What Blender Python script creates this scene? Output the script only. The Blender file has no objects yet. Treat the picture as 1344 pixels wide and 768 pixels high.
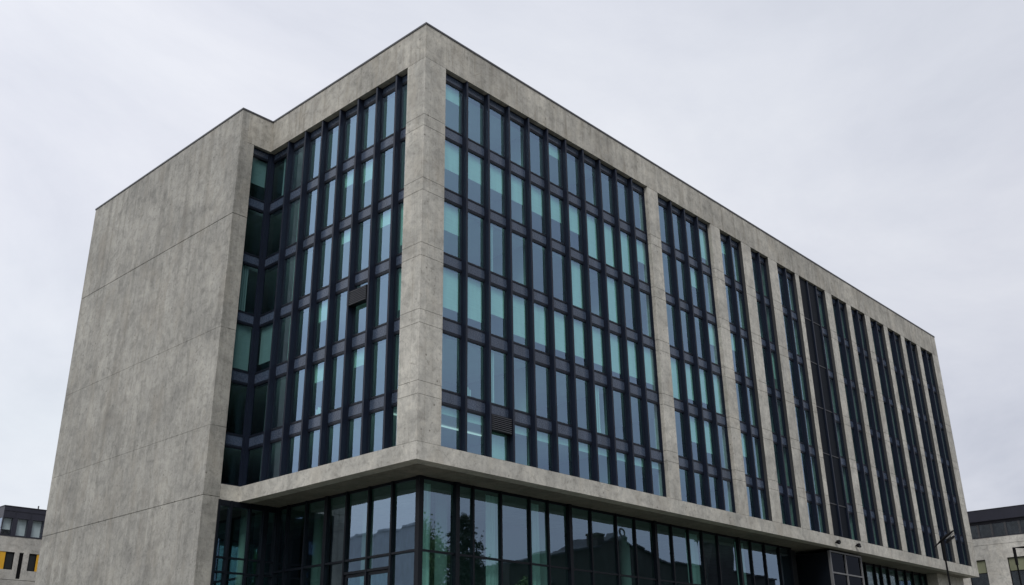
import bpy, bmesh, math, random
from mathutils import Vector, Matrix
random.seed(7)
S = bpy.context.scene
COL = S.collection
R = math.radians
PI = math.pi

# ------------------------------------------------------------------ dimensions (metres)
L, W, D1, D2 = 71.19, 2.20, 14.35, 33.85        # long side, wing projection, wing front, depth
ZB, ZS, ZP, ZR = 11.96, 12.80, 33.85, 35.97      # soffit, sill top, parapet foot, roof edge
FLOOR = 4.5                                      # plaza / lobby level
CAM = Vector((-29.653, -33.258, 1.70))
YAW, PITCH, ROLL, FPX = 0.74237, 0.39216, -0.015259, 1299.36

# ------------------------------------------------------------------ materials
MATS = {}
def new_mat(name):
    m = bpy.data.materials.new(name); m.use_nodes = True
    nt = m.node_tree
    for n in list(nt.nodes): nt.nodes.remove(n)
    out = nt.nodes.new('ShaderNodeOutputMaterial')
    MATS[name] = m
    return m, nt, out
class N:
    """tiny node helper"""
    def __init__(s, nt): s.nt = nt
    def node(s, t, **kw):
        n = s.nt.nodes.new(t)
        for k, v in kw.items():
            if k == 'ins':
                for a, b in v.items():
                    if hasattr(b, 'is_output'): s.nt.links.new(b, n.inputs[a])
                    else: n.inputs[a].default_value = b
            else: setattr(n, k, v)
        return n
    def coord(s, scale=(1, 1, 1), kind='Object', loc=(0, 0, 0)):
        tc = s.node('ShaderNodeTexCoord')
        mp = s.node('ShaderNodeMapping', ins={'Vector': tc.outputs[kind], 'Scale': scale, 'Location': loc})
        return mp.outputs[0]
    def noise(s, vec, scale, detail=4, rough=.55, dist=0):
        return s.node('ShaderNodeTexNoise', ins={'Vector': vec, 'Scale': scale, 'Detail': detail, 'Roughness': rough, 'Distortion': dist}).outputs[0]
    def ramp(s, fac, stops, interp='LINEAR'):
        n = s.node('ShaderNodeValToRGB', ins={0: fac}); cr = n.color_ramp; cr.interpolation = interp
        while len(cr.elements) < len(stops): cr.elements.new(.5)
        for e, (p, c) in zip(cr.elements, stops):
            e.position = p; e.color = (c if len(c) == 4 else (*c, 1)) if hasattr(c, '__len__') else (c, c, c, 1)
        return n.outputs[0]
    def mix(s, fac, a, b, mode='MIX'):
        n = s.node('ShaderNodeMixRGB', blend_type=mode)
        for k, v in ((0, fac), (1, a), (2, b)):
            if hasattr(v, 'is_output'): s.nt.links.new(v, n.inputs[k])
            elif k == 0: n.inputs[0].default_value = v
            else: n.inputs[k].default_value = (*v, 1) if len(v) == 3 else v
        return n.outputs[0]
    def math(s, op, a, b=0., c=0.):
        n = s.node('ShaderNodeMath', operation=op)
        for k, v in enumerate((a, b, c)):
            if hasattr(v, 'is_output'): s.nt.links.new(v, n.inputs[k])
            else: n.inputs[k].default_value = v
        return n.outputs[0]
    def bump(s, h, strength=.3, dist=.02):
        return s.node('ShaderNodeBump', ins={'Height': h, 'Strength': strength, 'Distance': dist}).outputs[0]
    def bsdf(s, out, col, rough=.6, metal=0., normal=None, spec=.5):
        b = s.node('ShaderNodeBsdfPrincipled')
        for k, v in (('Base Color', col), ('Roughness', rough), ('Metallic', metal), ('Specular IOR Level', spec)):
            if hasattr(v, 'is_output'): s.nt.links.new(v, b.inputs[k])
            elif k == 'Base Color': b.inputs[k].default_value = (*v, 1)
            else: b.inputs[k].default_value = v
        if normal is not None: s.nt.links.new(normal, b.inputs['Normal'])
        s.nt.links.new(b.outputs[0], out.inputs[0])
        return b

def concrete(name, base, streak=.35, boards=None, drips=0.):
    m, nt, out = new_mat(name); n = N(nt)
    c0 = n.coord()
    big = n.noise(c0, .28, 5, .6, .4)
    mid = n.noise(c0, 1.7, 6, .62, .6)
    cloud = n.noise(c0, 5.5, 5, .65, 1.2)
    fine = n.noise(c0, 26, 4, .7)
    st = n.noise(n.coord((1.5, 1.5, .07)), 1., 4, .55, .35)
    st2 = n.noise(n.coord((5.5, 5.5, .35), loc=(3, 1, 7)), 1., 4, .6, .9)
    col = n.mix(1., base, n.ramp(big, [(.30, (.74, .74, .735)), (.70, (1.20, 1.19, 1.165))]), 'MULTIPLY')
    col = n.mix(.8, col, n.ramp(mid, [(.30, (.66, .66, .655)), (.50, (1., 1., 1.)), (.70, (1.2, 1.19, 1.16))]), 'MULTIPLY')
    col = n.mix(.75, col, n.ramp(cloud, [(.30, (.62, .61, .59)), (.46, (1, 1, 1)), (.66, (1.14, 1.14, 1.13))]), 'MULTIPLY')
    col = n.mix(streak, col, n.ramp(st, [(.33, (.55, .54, .52)), (.50, (1, 1, 1)), (.70, (1.22, 1.21, 1.18))]), 'MULTIPLY')
    col = n.mix(streak*.55, col, n.ramp(st2, [(.30, (.60, .60, .58)), (.48, (1, 1, 1)), (.74, (1.15, 1.15, 1.14))]), 'MULTIPLY')
    col = n.mix(.6, col, n.ramp(fine, [(.30, (.78, .78, .78)), (.70, (1.15, 1.15, 1.15))]), 'MULTIPLY')
    # rusty / algae tint patches
    tint = n.noise(n.coord((.6, .6, .25), loc=(11, 4, 2)), 1.3, 5, .6, .6)
    col = n.mix(n.ramp(tint, [(.50, 0.), (.72, .42)]), col, (base[0]*.86, base[1]*.79, base[2]*.70))
    # hairline cracks and bug holes
    v = n.node('ShaderNodeTexVoronoi', feature='DISTANCE_TO_EDGE', ins={'Vector': n.mix(.12, c0, n.node('ShaderNodeTexNoise', ins={'Vector': c0, 'Scale': 2.2, 'Detail': 5}).outputs[1]), 'Scale': .9}).outputs[0]
    crack = n.math('MULTIPLY', n.ramp(v, [(.0, 1.), (.022, 0.)]), n.ramp(n.noise(c0, .7, 3), [(.56, 0.), (.66, .55)]))
    col = n.mix(crack, col, (base[0]*.42, base[1]*.40, base[2]*.37))
    vo = n.node('ShaderNodeTexVoronoi', ins={'Vector': c0, 'Scale': 2.3, 'Randomness': 1.})
    hole = n.math('MULTIPLY', n.ramp(vo.outputs['Distance'], [(.09, 1.), (.15, 0.)]), n.ramp(n.noise(c0, 1.4, 2), [(.52, 0.), (.60, .8)]))
    col = n.mix(hole, col, (base[0]*.33, base[1]*.31, base[2]*.29))
    if boards:                                            # form-board joints: thin vertical lines
        tc = n.node('ShaderNodeTexCoord'); sx = n.node('ShaderNodeSeparateXYZ', ins={0: tc.outputs['Object']})
        f = n.math('FRACT', n.math('DIVIDE', sx.outputs[1], boards))
        ln = n.math('LESS_THAN', n.math('ABSOLUTE', n.math('SUBTRACT', f, .5)), .012/boards)
        ln = n.math('MULTIPLY', ln, n.ramp(n.noise(n.coord((.4, .4, .2)), 1., 3), [(.42, 0.), (.6, .32)]))
        col = n.mix(ln, col, (base[0]*.5, base[1]*.5, base[2]*.48))
    if drips:
        d = n.noise(n.coord((3.2, 3.2, .28), loc=(2, 9, 0)), 1., 4, .6, .4)
        col = n.mix(n.ramp(d, [(.54, 0.), (.70, drips)]), col, (base[0]*.52, base[1]*.48, base[2]*.42))
    h = n.math('SUBTRACT', n.math('ADD', n.math('MULTIPLY', mid, .5), n.math('MULTIPLY', fine, .35)), n.math('MULTIPLY', hole, .8))
    n.bsdf(out, col, .82, 0, n.bump(h, .35, .02), .3)
    return m
concrete('concrete', (.450, .438, .404), .30)
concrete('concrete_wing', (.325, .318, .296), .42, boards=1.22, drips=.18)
concrete('concrete_parapet', (.385, .372, .340), .48, drips=.45)
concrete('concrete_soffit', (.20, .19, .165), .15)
concrete('concrete_far', (.50, .49, .465), .08)
concrete('render_far', (.40, .39, .37), .06)

def metal(name, col, rough=.42, spec=.5, metal=0., var=.15):
    m, nt, out = new_mat(name); n = N(nt)
    no = n.noise(n.coord((1, 1, .4)), 1.1, 5, .6); nf = n.noise(n.coord(), 14, 3)
    c = n.mix(1., col, n.ramp(no, [(.3, (1-var,)*3), (.7, (1+var,)*3)]), 'MULTIPLY')
    r = n.math('ADD', n.math('MULTIPLY', nf, .2), rough-.1)
    n.bsdf(out, c, r, metal, n.bump(no, .06, .02), spec)
    return m
metal('fin_metal', (.007, .011, .023), .45, .28)
metal('frame_metal', (.007, .010, .018), .42, .3)
metal('spandrel_metal', (.046, .064, .100), .27, .5, var=.28)
metal('jamb_shade', (.050, .050, .050), .5, .3)  # dark tone that stands in for shade on the concrete jambs
metal('slat_metal', (.095, .10, .115), .45, .3)
metal('coping_metal', (.05, .05, .055), .45)
metal('lobby_metal', (.005, .007, .011), .42, .2)
metal('black_metal', (.003, .003, .004), .55, .15)
metal('light_metal', (.16, .16, .165), .4, .3)
metal('penthouse_metal', (.020, .021, .034), .45)
metal('yellow_panel', (.62, .33, .02), .5, var=.08)
metal('roof_felt', (.10, .10, .10), .9, .2)
metal('plaster', (.55, .55, .52), .8, .2, var=.05)
metal('ceiling_white', (.70, .70, .68), .8, .2, var=.04)
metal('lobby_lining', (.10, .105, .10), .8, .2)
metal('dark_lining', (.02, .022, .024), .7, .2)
metal('book_white', (.75, .75, .72), .6, .3, var=.05)
metal('blind_far', (.20, .21, .14), .8, .2)
metal('stone_dark', (.045, .042, .040), .85, .2, var=.3)
metal('slate', (.022, .023, .028), .6, .4, var=.3)
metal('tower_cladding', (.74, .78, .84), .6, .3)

def blind_mat():
    m, nt, out = new_mat('blind_cloth'); n = N(nt)
    w = n.noise(n.coord((1, 1, 18)), 1.4, 3, .6); b = n.noise(n.coord((2, 2, .3)), 1., 3)
    c = n.mix(.5, (.76, .80, .74), n.ramp(w, [(.3, (.86,)*3), (.7, (1.1,)*3)]), 'MULTIPLY')
    c = n.mix(.6, c, n.ramp(b, [(.3, (.78,)*3), (.7, (1.1,)*3)]), 'MULTIPLY')
    n.bsdf(out, c, .9, 0, None, .1)
blind_mat()
def curtain_mat():
    m, nt, out = new_mat('curtain_cloth'); n = N(nt)
    b = n.noise(n.coord((7, 7, .1)), 1., 3)
    c = n.mix(1., (.82, .84, .80), n.ramp(b, [(.3, (.66,)*3), (.7, (1.15,)*3)]), 'MULTIPLY')
    n.bsdf(out, c, .9, 0, None, .1)
curtain_mat()

def glass(name, tint, refl, base=.30, gain=.55, wav=.010, wscale=.55):
    """coated facade glass: tinted view through plus a mirror-like, slightly wavy reflection"""
    m, nt, out = new_mat(name); n = N(nt)
    tr = n.node('ShaderNodeBsdfTransparent'); tr.inputs[0].default_value = (*tint, 1)
    gl = n.node('ShaderNodeBsdfGlossy'); gl.inputs[0].default_value = (*refl, 1); gl.inputs[1].default_value = .012
    bp = n.bump(n.noise(n.coord(), wscale, 2, .5), wav*10, .012)
    nt.links.new(bp, gl.inputs['Normal'])
    fc = n.node('ShaderNodeLayerWeight'); fc.inputs[0].default_value = .5
    f = n.math('ADD', n.math('MULTIPLY', n.math('POWER', fc.outputs['Facing'], 4.), gain), base)
    f = n.math('MINIMUM', f, .95)
    mx = n.node('ShaderNodeMixShader', ins={0: f, 1: tr.outputs[0], 2: gl.outputs[0]})
    nt.links.new(mx.outputs[0], out.inputs[0])
    return m
glass('glass_upper', (.60, .93, .88), (.53, .74, 1.0), .29, .75, .018)
glass('glass_lobby', (.56, .86, .82), (.60, .79, 1.0), .27, .7, .02, .4)
glass('glass_shaded', (.34, .48, .50), (.60, .76, .95), .05, .5)  # darker, duller copy of the upper glass; recess shade put into its colour
glass('glass_far', (.30, .34, .38), (.70, .80, .95), .25, .8)
glass('glass_clear', (.84, .90, .96), (.70, .80, .95), .12, .6)
glass('glass_dark', (.20, .24, .28), (.70, .76, .9), .012, .15)

def dots_mat():
    m, nt, out = new_mat('perforated_metal'); n = N(nt)
    v = n.node('ShaderNodeTexVoronoi', ins={'Vector': n.coord((1, 1, 1)), 'Scale': 4.6, 'Randomness': .05}).outputs['Distance']
    c = n.mix(n.ramp(v, [(.22, 0.), (.32, 1.)]), (.012, .022, .040), (.001, .003, .007))
    n.bsdf(out, c, .6, 0, None, .12)
dots_mat()
def ground_mat(name, a, b, scale, rough=.9, bump=.3):
    m, nt, out = new_mat(name); n = N(nt)
    k = n.noise(n.coord(), scale, 8, .65, .3); f = n.noise(n.coord(), scale*40, 4, .7)
    c = n.mix(n.ramp(k, [(.35, 0.), (.65, 1.)]), a, b)
    c = n.mix(.5, c, n.ramp(f, [(.3, (.7,)*3), (.7, (1.25,)*3)]), 'MULTIPLY')
    n.bsdf(out, c, rough, 0, n.bump(f, bump, .02), .3)
ground_mat('ground_mix', (.19, .185, .175), (.12, .13, .10), .05)
ground_mat('asphalt', (.045, .045, .047), (.060, .060, .060), .3)
ground_mat('paving', (.24, .235, .225), (.19, .185, .175), .4)
ground_mat('road_paint', (.70, .70, .68), (.60, .60, .58), 2.)
ground_mat('bark', (.07, .05, .035), (.11, .085, .06), 3.)
def leaf_mat(name, a, b):
    m, nt, out = new_mat(name); n = N(nt)
    k = n.noise(n.coord(), 1.1, 4, .6); f = n.noise(n.coord(), 9, 3)
    c = n.mix(n.ramp(k, [(.35, 0.), (.65, 1.)]), a, b)
    c = n.mix(.7, c, n.ramp(f, [(.3, (.6,)*3), (.7, (1.35,)*3)]), 'MULTIPLY')
    n.bsdf(out, c, .6, 0, None, .3)
leaf_mat('needles', (.012, .022, .014), (.022, .036, .02))
leaf_mat('leaves', (.12, .21, .07), (.17, .26, .09))
def lamp_mat(name, col, e):
    m, nt, out = new_mat(name); n = N(nt)
    em = n.node('ShaderNodeEmission'); em.inputs[0].default_value = (*col, 1); em.inputs[1].default_value = e
    nt.links.new(em.outputs[0], out.inputs[0])
lamp_mat('tube_light', (.92, 1., .97), .55)

# ------------------------------------------------------------------ mesh builder
class MB:
    def __init__(s): s.bm = bmesh.new()
    def box(s, x0, x1, y0, y1, z0, z1, bev=0.):
        if bev:
            t = bmesh.new(); _box(t, x0, x1, y0, y1, z0, z1)
            bmesh.ops.bevel(t, geom=list(t.edges), offset=bev, segments=1, affect='EDGES', profile=.5)
            s._join(t)
        else: _box(s.bm, x0, x1, y0, y1, z0, z1)
        return s
    def _join(s, t):
        mp = {v: s.bm.verts.new(v.co) for v in t.verts}
        for f in t.faces: s.bm.faces.new([mp[v] for v in f.verts])
        t.free()
    def prism(s, poly, z0, z1, bev=0.):
        """vertical prism over a counter-clockwise plan polygon"""
        t = bmesh.new()
        lo = [t.verts.new((x, y, z0)) for x, y in poly]; hi = [t.verts.new((x, y, z1)) for x, y in poly]
        k = len(poly)
        for i in range(k): t.faces.new((lo[i], lo[(i+1) % k], hi[(i+1) % k], hi[i]))
        t.faces.new(hi); t.faces.new(lo[::-1])
        bmesh.ops.recalc_face_normals(t, faces=list(t.faces))
        if bev: bmesh.ops.bevel(t, geom=list(t.edges), offset=bev, segments=1, affect='EDGES', profile=.5)
        s._join(t); return s
    def ring(s, outer, inner, z0, z1, close=False):
        """mitred band that follows an open path (outer/inner are matching plan points)"""
        t = bmesh.new(); k = len(outer)
        V = [[t.verts.new((p[0], p[1], z)) for p in pts] for pts in (outer, inner) for z in (z0, z1)]
        ol, oh, il, ih = V
        for i in range(k if close else k-1):
            j = (i+1) % k
            t.faces.new((ol[i], ol[j], oh[j], oh[i])); t.faces.new((il[i], ih[i], ih[j], il[j]))
            t.faces.new((oh[i], oh[j], ih[j], ih[i])); t.faces.new((ol[i], il[i], il[j], ol[j]))
        if not close:
            t.faces.new((ol[0], oh[0], ih[0], il[0])); t.faces.new((ol[-1], il[-1], ih[-1], oh[-1]))
        bmesh.ops.recalc_face_normals(t, faces=list(t.faces))
        s._join(t); return s
    def cyl(s, a, b, r0, r1=None, n=12, cap=True):
        a, b = Vector(a), Vector(b); r1 = r0 if r1 is None else r1
        d = (b-a).normalized(); q = d.to_track_quat('Z', 'Y')
        A = [s.bm.verts.new(a + q @ Vector((r0*math.cos(2*PI*i/n), r0*math.sin(2*PI*i/n), 0))) for i in range(n)]
        B = [s.bm.verts.new(b + q @ Vector((r1*math.cos(2*PI*i/n), r1*math.sin(2*PI*i/n), 0))) for i in range(n)]
        for i in range(n): s.bm.faces.new((A[i], A[(i+1) % n], B[(i+1) % n], B[i]))
        if cap: s.bm.faces.new(B); s.bm.faces.new(A[::-1])
        return s
    def loft(s, rings):
        """closed skin through a list of rings with equal point counts"""
        vs = [[s.bm.verts.new(p) for p in r] for r in rings]; k = len(rings[0])
        for a, b in zip(vs[:-1], vs[1:]):
            for i in range(k): s.bm.faces.new((a[i], a[(i+1) % k], b[(i+1) % k], b[i]))
        s.bm.faces.new(vs[0][::-1]); s.bm.faces.new(vs[-1]); return s
    def quad(s, *p):
        s.bm.faces.new([s.bm.verts.new(q) for q in p]); return s
    def build(s, name, mat, parent=None, smooth=False):
        me = bpy.data.meshes.new(name)
        if parent is not None:
            off = world_loc(parent)
            bmesh.ops.translate(s.bm, verts=list(s.bm.verts), vec=-off)
        s.bm.to_mesh(me); s.bm.free()
        me.materials.append(MATS[mat])
        if smooth:
            for p in me.polygons: p.use_smooth = True
        o = bpy.data.objects.new(name, me); COL.objects.link(o)
        if parent is not None: o.parent = parent
        return o
def _box(bm, x0, x1, y0, y1, z0, z1):
    v = [bm.verts.new((x, y, z)) for x in (x0, x1) for y in (y0, y1) for z in (z0, z1)]
    for f in ((0, 1, 3, 2), (4, 6, 7, 5), (0, 4, 5, 1), (2, 3, 7, 6), (0, 2, 6, 4), (1, 5, 7, 3)):
        bm.faces.new([v[i] for i in f])
def world_loc(o):
    p = Vector((0, 0, 0))
    while o is not None: p += o.location; o = o.parent
    return p
def empty(name, loc, label, cat, group=None):
    o = bpy.data.objects.new(name, None); COL.objects.link(o); o.location = loc; o.empty_display_size = .5
    tag(o, label, cat, group); return o
def tag(o, label=None, cat=None, group=None, kind=None):
    if label: o['label'] = label
    if cat: o['category'] = cat
    if group: o['group'] = group
    if kind: o['kind'] = kind
    return o
def copy_tree(o, parent=None):
    c = o.copy(); COL.objects.link(c); c.parent = parent
    for ch in list(o.children): copy_tree(ch, c)
    return c

# ------------------------------------------------------------------ camera
cd = bpy.data.cameras.new('camera'); cam = bpy.data.objects.new('camera', cd); COL.objects.link(cam)
f = Vector((math.cos(PITCH)*math.cos(YAW), math.cos(PITCH)*math.sin(YAW), math.sin(PITCH)))
r = Vector((math.sin(YAW), -math.cos(YAW), 0)); u = r.cross(f)
cr, sr = math.cos(ROLL), math.sin(ROLL)
r2, u2 = cr*r + sr*u, -sr*r + cr*u
cam.matrix_world = Matrix(((r2.x, u2.x, -f.x, CAM.x), (r2.y, u2.y, -f.y, CAM.y), (r2.z, u2.z, -f.z, CAM.z), (0, 0, 0, 1)))
cd.sensor_width = 36; cd.lens = 36*FPX/1344; cd.clip_start = .1; cd.clip_end = 6000
S.camera = cam
def screen(p):
    d = Vector(p) - CAM; z = d.dot(f)
    return (672 + FPX*d.dot(r2)/z, 384 - FPX*d.dot(u2)/z)
def area(quad):
    q = [screen(p) for p in quad]; a = 0
    for (x0, y0), (x1, y1) in zip(q, q[1:]+q[:1]): a += x0*y1 - x1*y0
    return abs(a)/2

# ================================================================== GROUND
def terrain(x, y):
    dx = max(-W - x, 0, x - L); dy = max(-0. - y, 0, y - D2)
    s = math.hypot(dx, dy); t = min(max((s-4)/18, 0), 1)
    return FLOOR*(1 - t*t*(3-2*t)) - .02
xs = [-2600, -1200, -600, -300, -150, -90, -60] + [-45+2.5*i for i in range(58)] + [105, 130, 160, 220, 320, 600, 1200, 2600]
ys = [-2600, -1200, -600, -300, -150, -100, -70] + [-50+2.5*i for i in range(48)] + [75, 90, 120, 180, 300, 600, 1200, 2600]
g = MB(); grid = [[g.bm.verts.new((x, y, terrain(x, y))) for y in ys] for x in xs]
for i in range(len(xs)-1):
    for j in range(len(ys)-1): g.bm.faces.new((grid[i][j], grid[i+1][j], grid[i+1][j+1], grid[i][j+1]))
tag(g.build('ground', 'ground_mix', None, True), kind='structure')
tag(MB().box(-400, 400, -46, -37, -.1, .004).build('road', 'asphalt'), kind='structure')
m = MB()
for k in range(-30, 31): m.box(k*6-1.5, k*6+1.5, -41.56, -41.44, .002, .008)
tag(m.build('road_marking', 'road_paint'), kind='structure')
tag(MB().box(-400, 400, -37, -31.5, -.2, .13, .02).build('pavement', 'paving'), kind='structure')
tag(MB().box(-400, 400, -49.6, -46, -.2, .13, .02).build('pavement', 'paving'), kind='structure')

# ================================================================== OFFICE BUILDING
B = empty('office_building', (0, 0, FLOOR), 'large concrete framed office block with dark vertical fins and a glass lobby', 'building')
GAP = .016
# --- wing end wall (solid concrete)
bands = [(0, 12.08), (12.08, 15.9), (15.9, 21.6), (21.6, 28.80), (28.80, ZR)]
m = MB()
for z0, z1 in bands:
    a = GAP if z0 in (12.08, 28.80) else .002
    b_ = GAP if z1 in (12.08, 28.80) else .004
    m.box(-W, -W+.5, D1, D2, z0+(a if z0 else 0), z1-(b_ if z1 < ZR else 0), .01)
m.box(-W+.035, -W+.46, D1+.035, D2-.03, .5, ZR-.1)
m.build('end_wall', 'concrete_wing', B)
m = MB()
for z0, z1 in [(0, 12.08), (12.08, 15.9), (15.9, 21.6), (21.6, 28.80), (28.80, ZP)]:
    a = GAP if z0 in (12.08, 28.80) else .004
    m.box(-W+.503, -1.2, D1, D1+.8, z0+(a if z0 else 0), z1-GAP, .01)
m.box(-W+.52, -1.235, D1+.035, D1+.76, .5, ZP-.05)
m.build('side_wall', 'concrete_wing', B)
# --- parapet, coping
po = [(-W+.503, D1), (0, D1), (0, 0), (L, 0), (L, D2)]
pi_ = [(-W+.503, D1+.8), (.8, D1+.8), (.8, .8), (L-.8, .8), (L-.8, D2)]
MB().ring(po, pi_, ZP+.003, ZR).build('parapet', 'concrete_parapet', B)
co = [(-W-.04, D2+.04), (-W-.04, D1-.04), (-.04, D1-.04), (-.04, -.04), (L+.04, -.04), (L+.04, D2+.04)]
ci = [(-W+.9, D2-.6), (-W+.9, D1+.9), (.9, D1+.9), (.9, .9), (L-.9, .9), (L-.9, D2-.6)]
MB().ring(co, ci, ZR+.003, ZR+.11, True).build('coping', 'coping_metal', B)
MB().prism([(-W+.51, D1+.81), (.81, D1+.81), (.81, .81), (L-.81, .81), (L-.81, D2-.41), (-W+.51, D2-.41)], 34.9, 35.1).build('roof_deck', 'roof_felt', B)
MB().box(-W+.51, L-.51, D2-.4, D2-.004, 0, ZR-.01).build('rear_wall', 'concrete_wing', B)
MB().box(L-.5, L, .72, D2, ZS+.01, ZP-.01).build('end_wall', 'concrete', B)
# --- sill band and soffit
so = [(-1.19, D1), (0, D1), (0, 0), (L, 0), (L, D2)]
si = [(-1.19, D1+.7), (.7, D1+.7), (.7, .7), (L-.7, .7), (L-.7, D2)]
MB().ring(so, si, ZB, ZS-.004).build('sill_band', 'concrete', B)
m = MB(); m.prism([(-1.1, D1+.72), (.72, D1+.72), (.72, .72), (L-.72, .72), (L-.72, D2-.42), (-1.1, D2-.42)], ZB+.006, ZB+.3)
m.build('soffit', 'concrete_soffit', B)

# --- facade layout
bays = [(1.53, 20.30, 11, 1.25), (21.50, 28.18, 4, 1.2), (29.42, 32.50, 2, 1.3), (33.85, 36.56, 2, 1.3), (37.90, 40.95, 2, .55),
        (41.55, 46.20, 3, 1.1), (47.35, 50.25, 2, .9), (51.10, 54.00, 2, .95), (55.00, 58.00, 2, .85), (58.85, 61.90, 2, .85),
        (62.75, 65.75, 2, .8), (66.60, 69.75, 2, 1.4)]
JZ = [ZS, 15.05, 15.70, 18.60, 19.30, 22.15, 22.85, 25.80, 26.50, 29.60, 30.28, ZP]
RZ = [15.25, 19.10, 22.80, 26.50, 30.25]
m = MB()
for z0, z1 in zip(JZ[:-1], JZ[1:]):
    m.prism([(0, .57), (0, 0), (.45, 0), (.45, .2), (.2, .2), (.2, .57)], z0+.006, z1-.008, .008)
    m.box(.458, 1.53, 0, .8, z0+.006, z1-.008, .008)
    m.box(0, .45, .578, 1.43, z0+.006, z1-.008, .008)
m.prism([(.04, 1.39), (.04, .04), (1.49, .04), (1.49, .74), (.42, .74), (.42, 1.39)], ZS+.02, ZP-.02)
m.build('pillar', 'concrete', B)
for (a, b, n_, w), nx in zip(bays, [q[0] for q in bays[1:]]+[L]):
    m = MB()
    for z0, z1 in zip(JZ[:-1], JZ[1:]): m.box(b, nx, 0, .8, z0+.006, z1-.008, .012)
    m.box(b+.04, nx-.04, .04, .76, ZS+.02, ZP-.02)
    m.build('pillar', 'concrete', B)

rows = [(30.43, 33.29), (26.68, 29.70), (22.95, 25.98), (19.40, 22.24), (15.68, 18.64), (12.86, 14.95)]
GD = .30                                                   # glass depth behind the concrete face
class Face:
    """maps (along, depth, z) on a facade to world axes"""
    def __init__(s, kind, o=0.): s.k = kind; s.o = o           # o: extra depth of this bay's glazing
    def box(s, m, a0, a1, d0, d1, z0, z1):
        if d0 > .055: d0 += s.o
        d1 += s.o
        if s.k == 'front': m.box(a0, a1, d0, d1, z0, z1)
        elif s.k == 'left': m.box(d0, d1, a0, a1, z0, z1)
        else: m.box(a0, a1, D1+d0, D1+d1, z0, z1)
    def pt(s, a, d, z):
        d += s.o
        return (a, d, z) if s.k == 'front' else (d, a, z) if s.k == 'left' else (a, D1+d, z)
FR, FD, LE, RE = Face('front', .06), Face('front', .06), Face('left', .12), Face('return')
cols = []                                                  # face, a0, a1, tag
fins = []
for bi, (a, b, n_, w) in enumerate(bays):
    p_ = (b-a)/n_
    for k in range(n_):
        F = FR if bi < 2 else FD
        cols.append((F, a+k*p_, a+(k+1)*p_, ('f', bi, k)))
        if k: fins.append((F, a+k*p_))
ly = [1.43, 2.42, 4.08, 5.74, 7.40, 9.08, 10.77, 12.50, D1+.30]
for k in range(8):
    cols.append((LE, ly[k], ly[k+1], ('l', 0, k)))
    if k: fins.append((LE, ly[k]))
cols.append((RE, -1.2, .24, ('r', 0, 0)))
for F, a in fins:
    m = MB()
    F.box(m, a-.065, a+.065, .05, .21, ZS+.004, ZP-.004)
    F.box(m, a-.11, a+.11, .21, .42, ZS+.006, ZP-.006)
    F.box(m, a-.075, a+.075, .13, .21, ZS+.008, ZP-.008)
    m.build('fin', 'fin_metal', B)
for bi, (a, b, n_, w) in enumerate(bays):                   # jamb posts beside the pillars
    o = .06
    if bi > 1: MB().box(b-.035, b-.003, .03, .255, ZS+.006, ZP-.006).build('jamb_shade_strip', 'jamb_shade', B)  # added dark strip: paints the jamb's shade over bare concrete
    for x0, x1 in ((a+.003, a+.09), (b-.09, b-.003)):
        MB().box(x0, x1, .21+o, .42+o, ZS+.006, ZP-.006).build('jamb_post', 'fin_metal', B)
MB().box(.33, .54, 1.433, 1.52, ZS+.006, ZP-.006).build('jamb_post', 'fin_metal', B)
MB().box(-1.197, -1.11, D1+.21, D1+.42, ZS+.006, ZP-.006).build('jamb_post', 'fin_metal', B)
m = MB(); m.box(.16, .48, D1+.12, D1+.44, ZS+.006, ZP-.006); m.box(.04, .16, D1+.18, D1+.30, ZS+.01, ZP-.01)
m.build('corner_post', 'fin_metal', B)
rnd = random.Random(11)
def blind_of(tg, ri):
    """(kind, amount): how far the roller blind hangs down, or a curtain drawn over part of the width"""
    k, bi, c = tg
    if k == 'f' and bi == 0:
        if ri == 1: return ('blind', [.55, .52, .50, .52, .55, .5, .56, 1., .95, .95, .5][c])
        if ri == 3: return ('blind', [.76, .80, .55, .80, .80, .80, .78, .80, .84, .80, .82][c])
        if ri == 2: return {0: ('blind', .52), 2: ('curtain', .40)}.get(c, ('blind', .96) if c in (6, 8) else None)
        if ri == 4: return {2: ('curtain', .42), 7: ('curtain', .6)}.get(c)
        if ri == 0: return {0: ('blind', .30), 5: ('blind', .25)}.get(c)
        if ri == 5: return ('blind', 1.) if c == 2 else ('blind', [.16, .19, 0, .17, .21, .15, .2, .16, .18, .2, .15][c])  # the short ones stand in for the bright ceiling band behind the panes
    if k == 'f' and bi == 1:
        if ri == 3: return ('blind', [1., .85, .82, 1.][c])
        if ri == 2: return ('blind', .5) if c == 3 else None
    if k == 'f':
        return ('blind', rnd.uniform(.3, .8)) if bi < 4 and rnd.random() < .2 else None
    if k == 'r': return [('blind', .62), None, ('curtain', .5), ('blind', .95), None, None][ri]
    if k == 'l':
        if c == 7: return [('curtain', .5), None, None, ('blind', .8), ('curtain', .4), ('curtain', .4)][ri]
        if c == 6 and ri in (1, 2, 3): return ('curtain', .5)
        if c == 0: return ('blind', .8) if ri in (2, 3) else None
        return ('blind', rnd.uniform(.2, .5)) if rnd.random() < .15 else None
    return None
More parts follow.
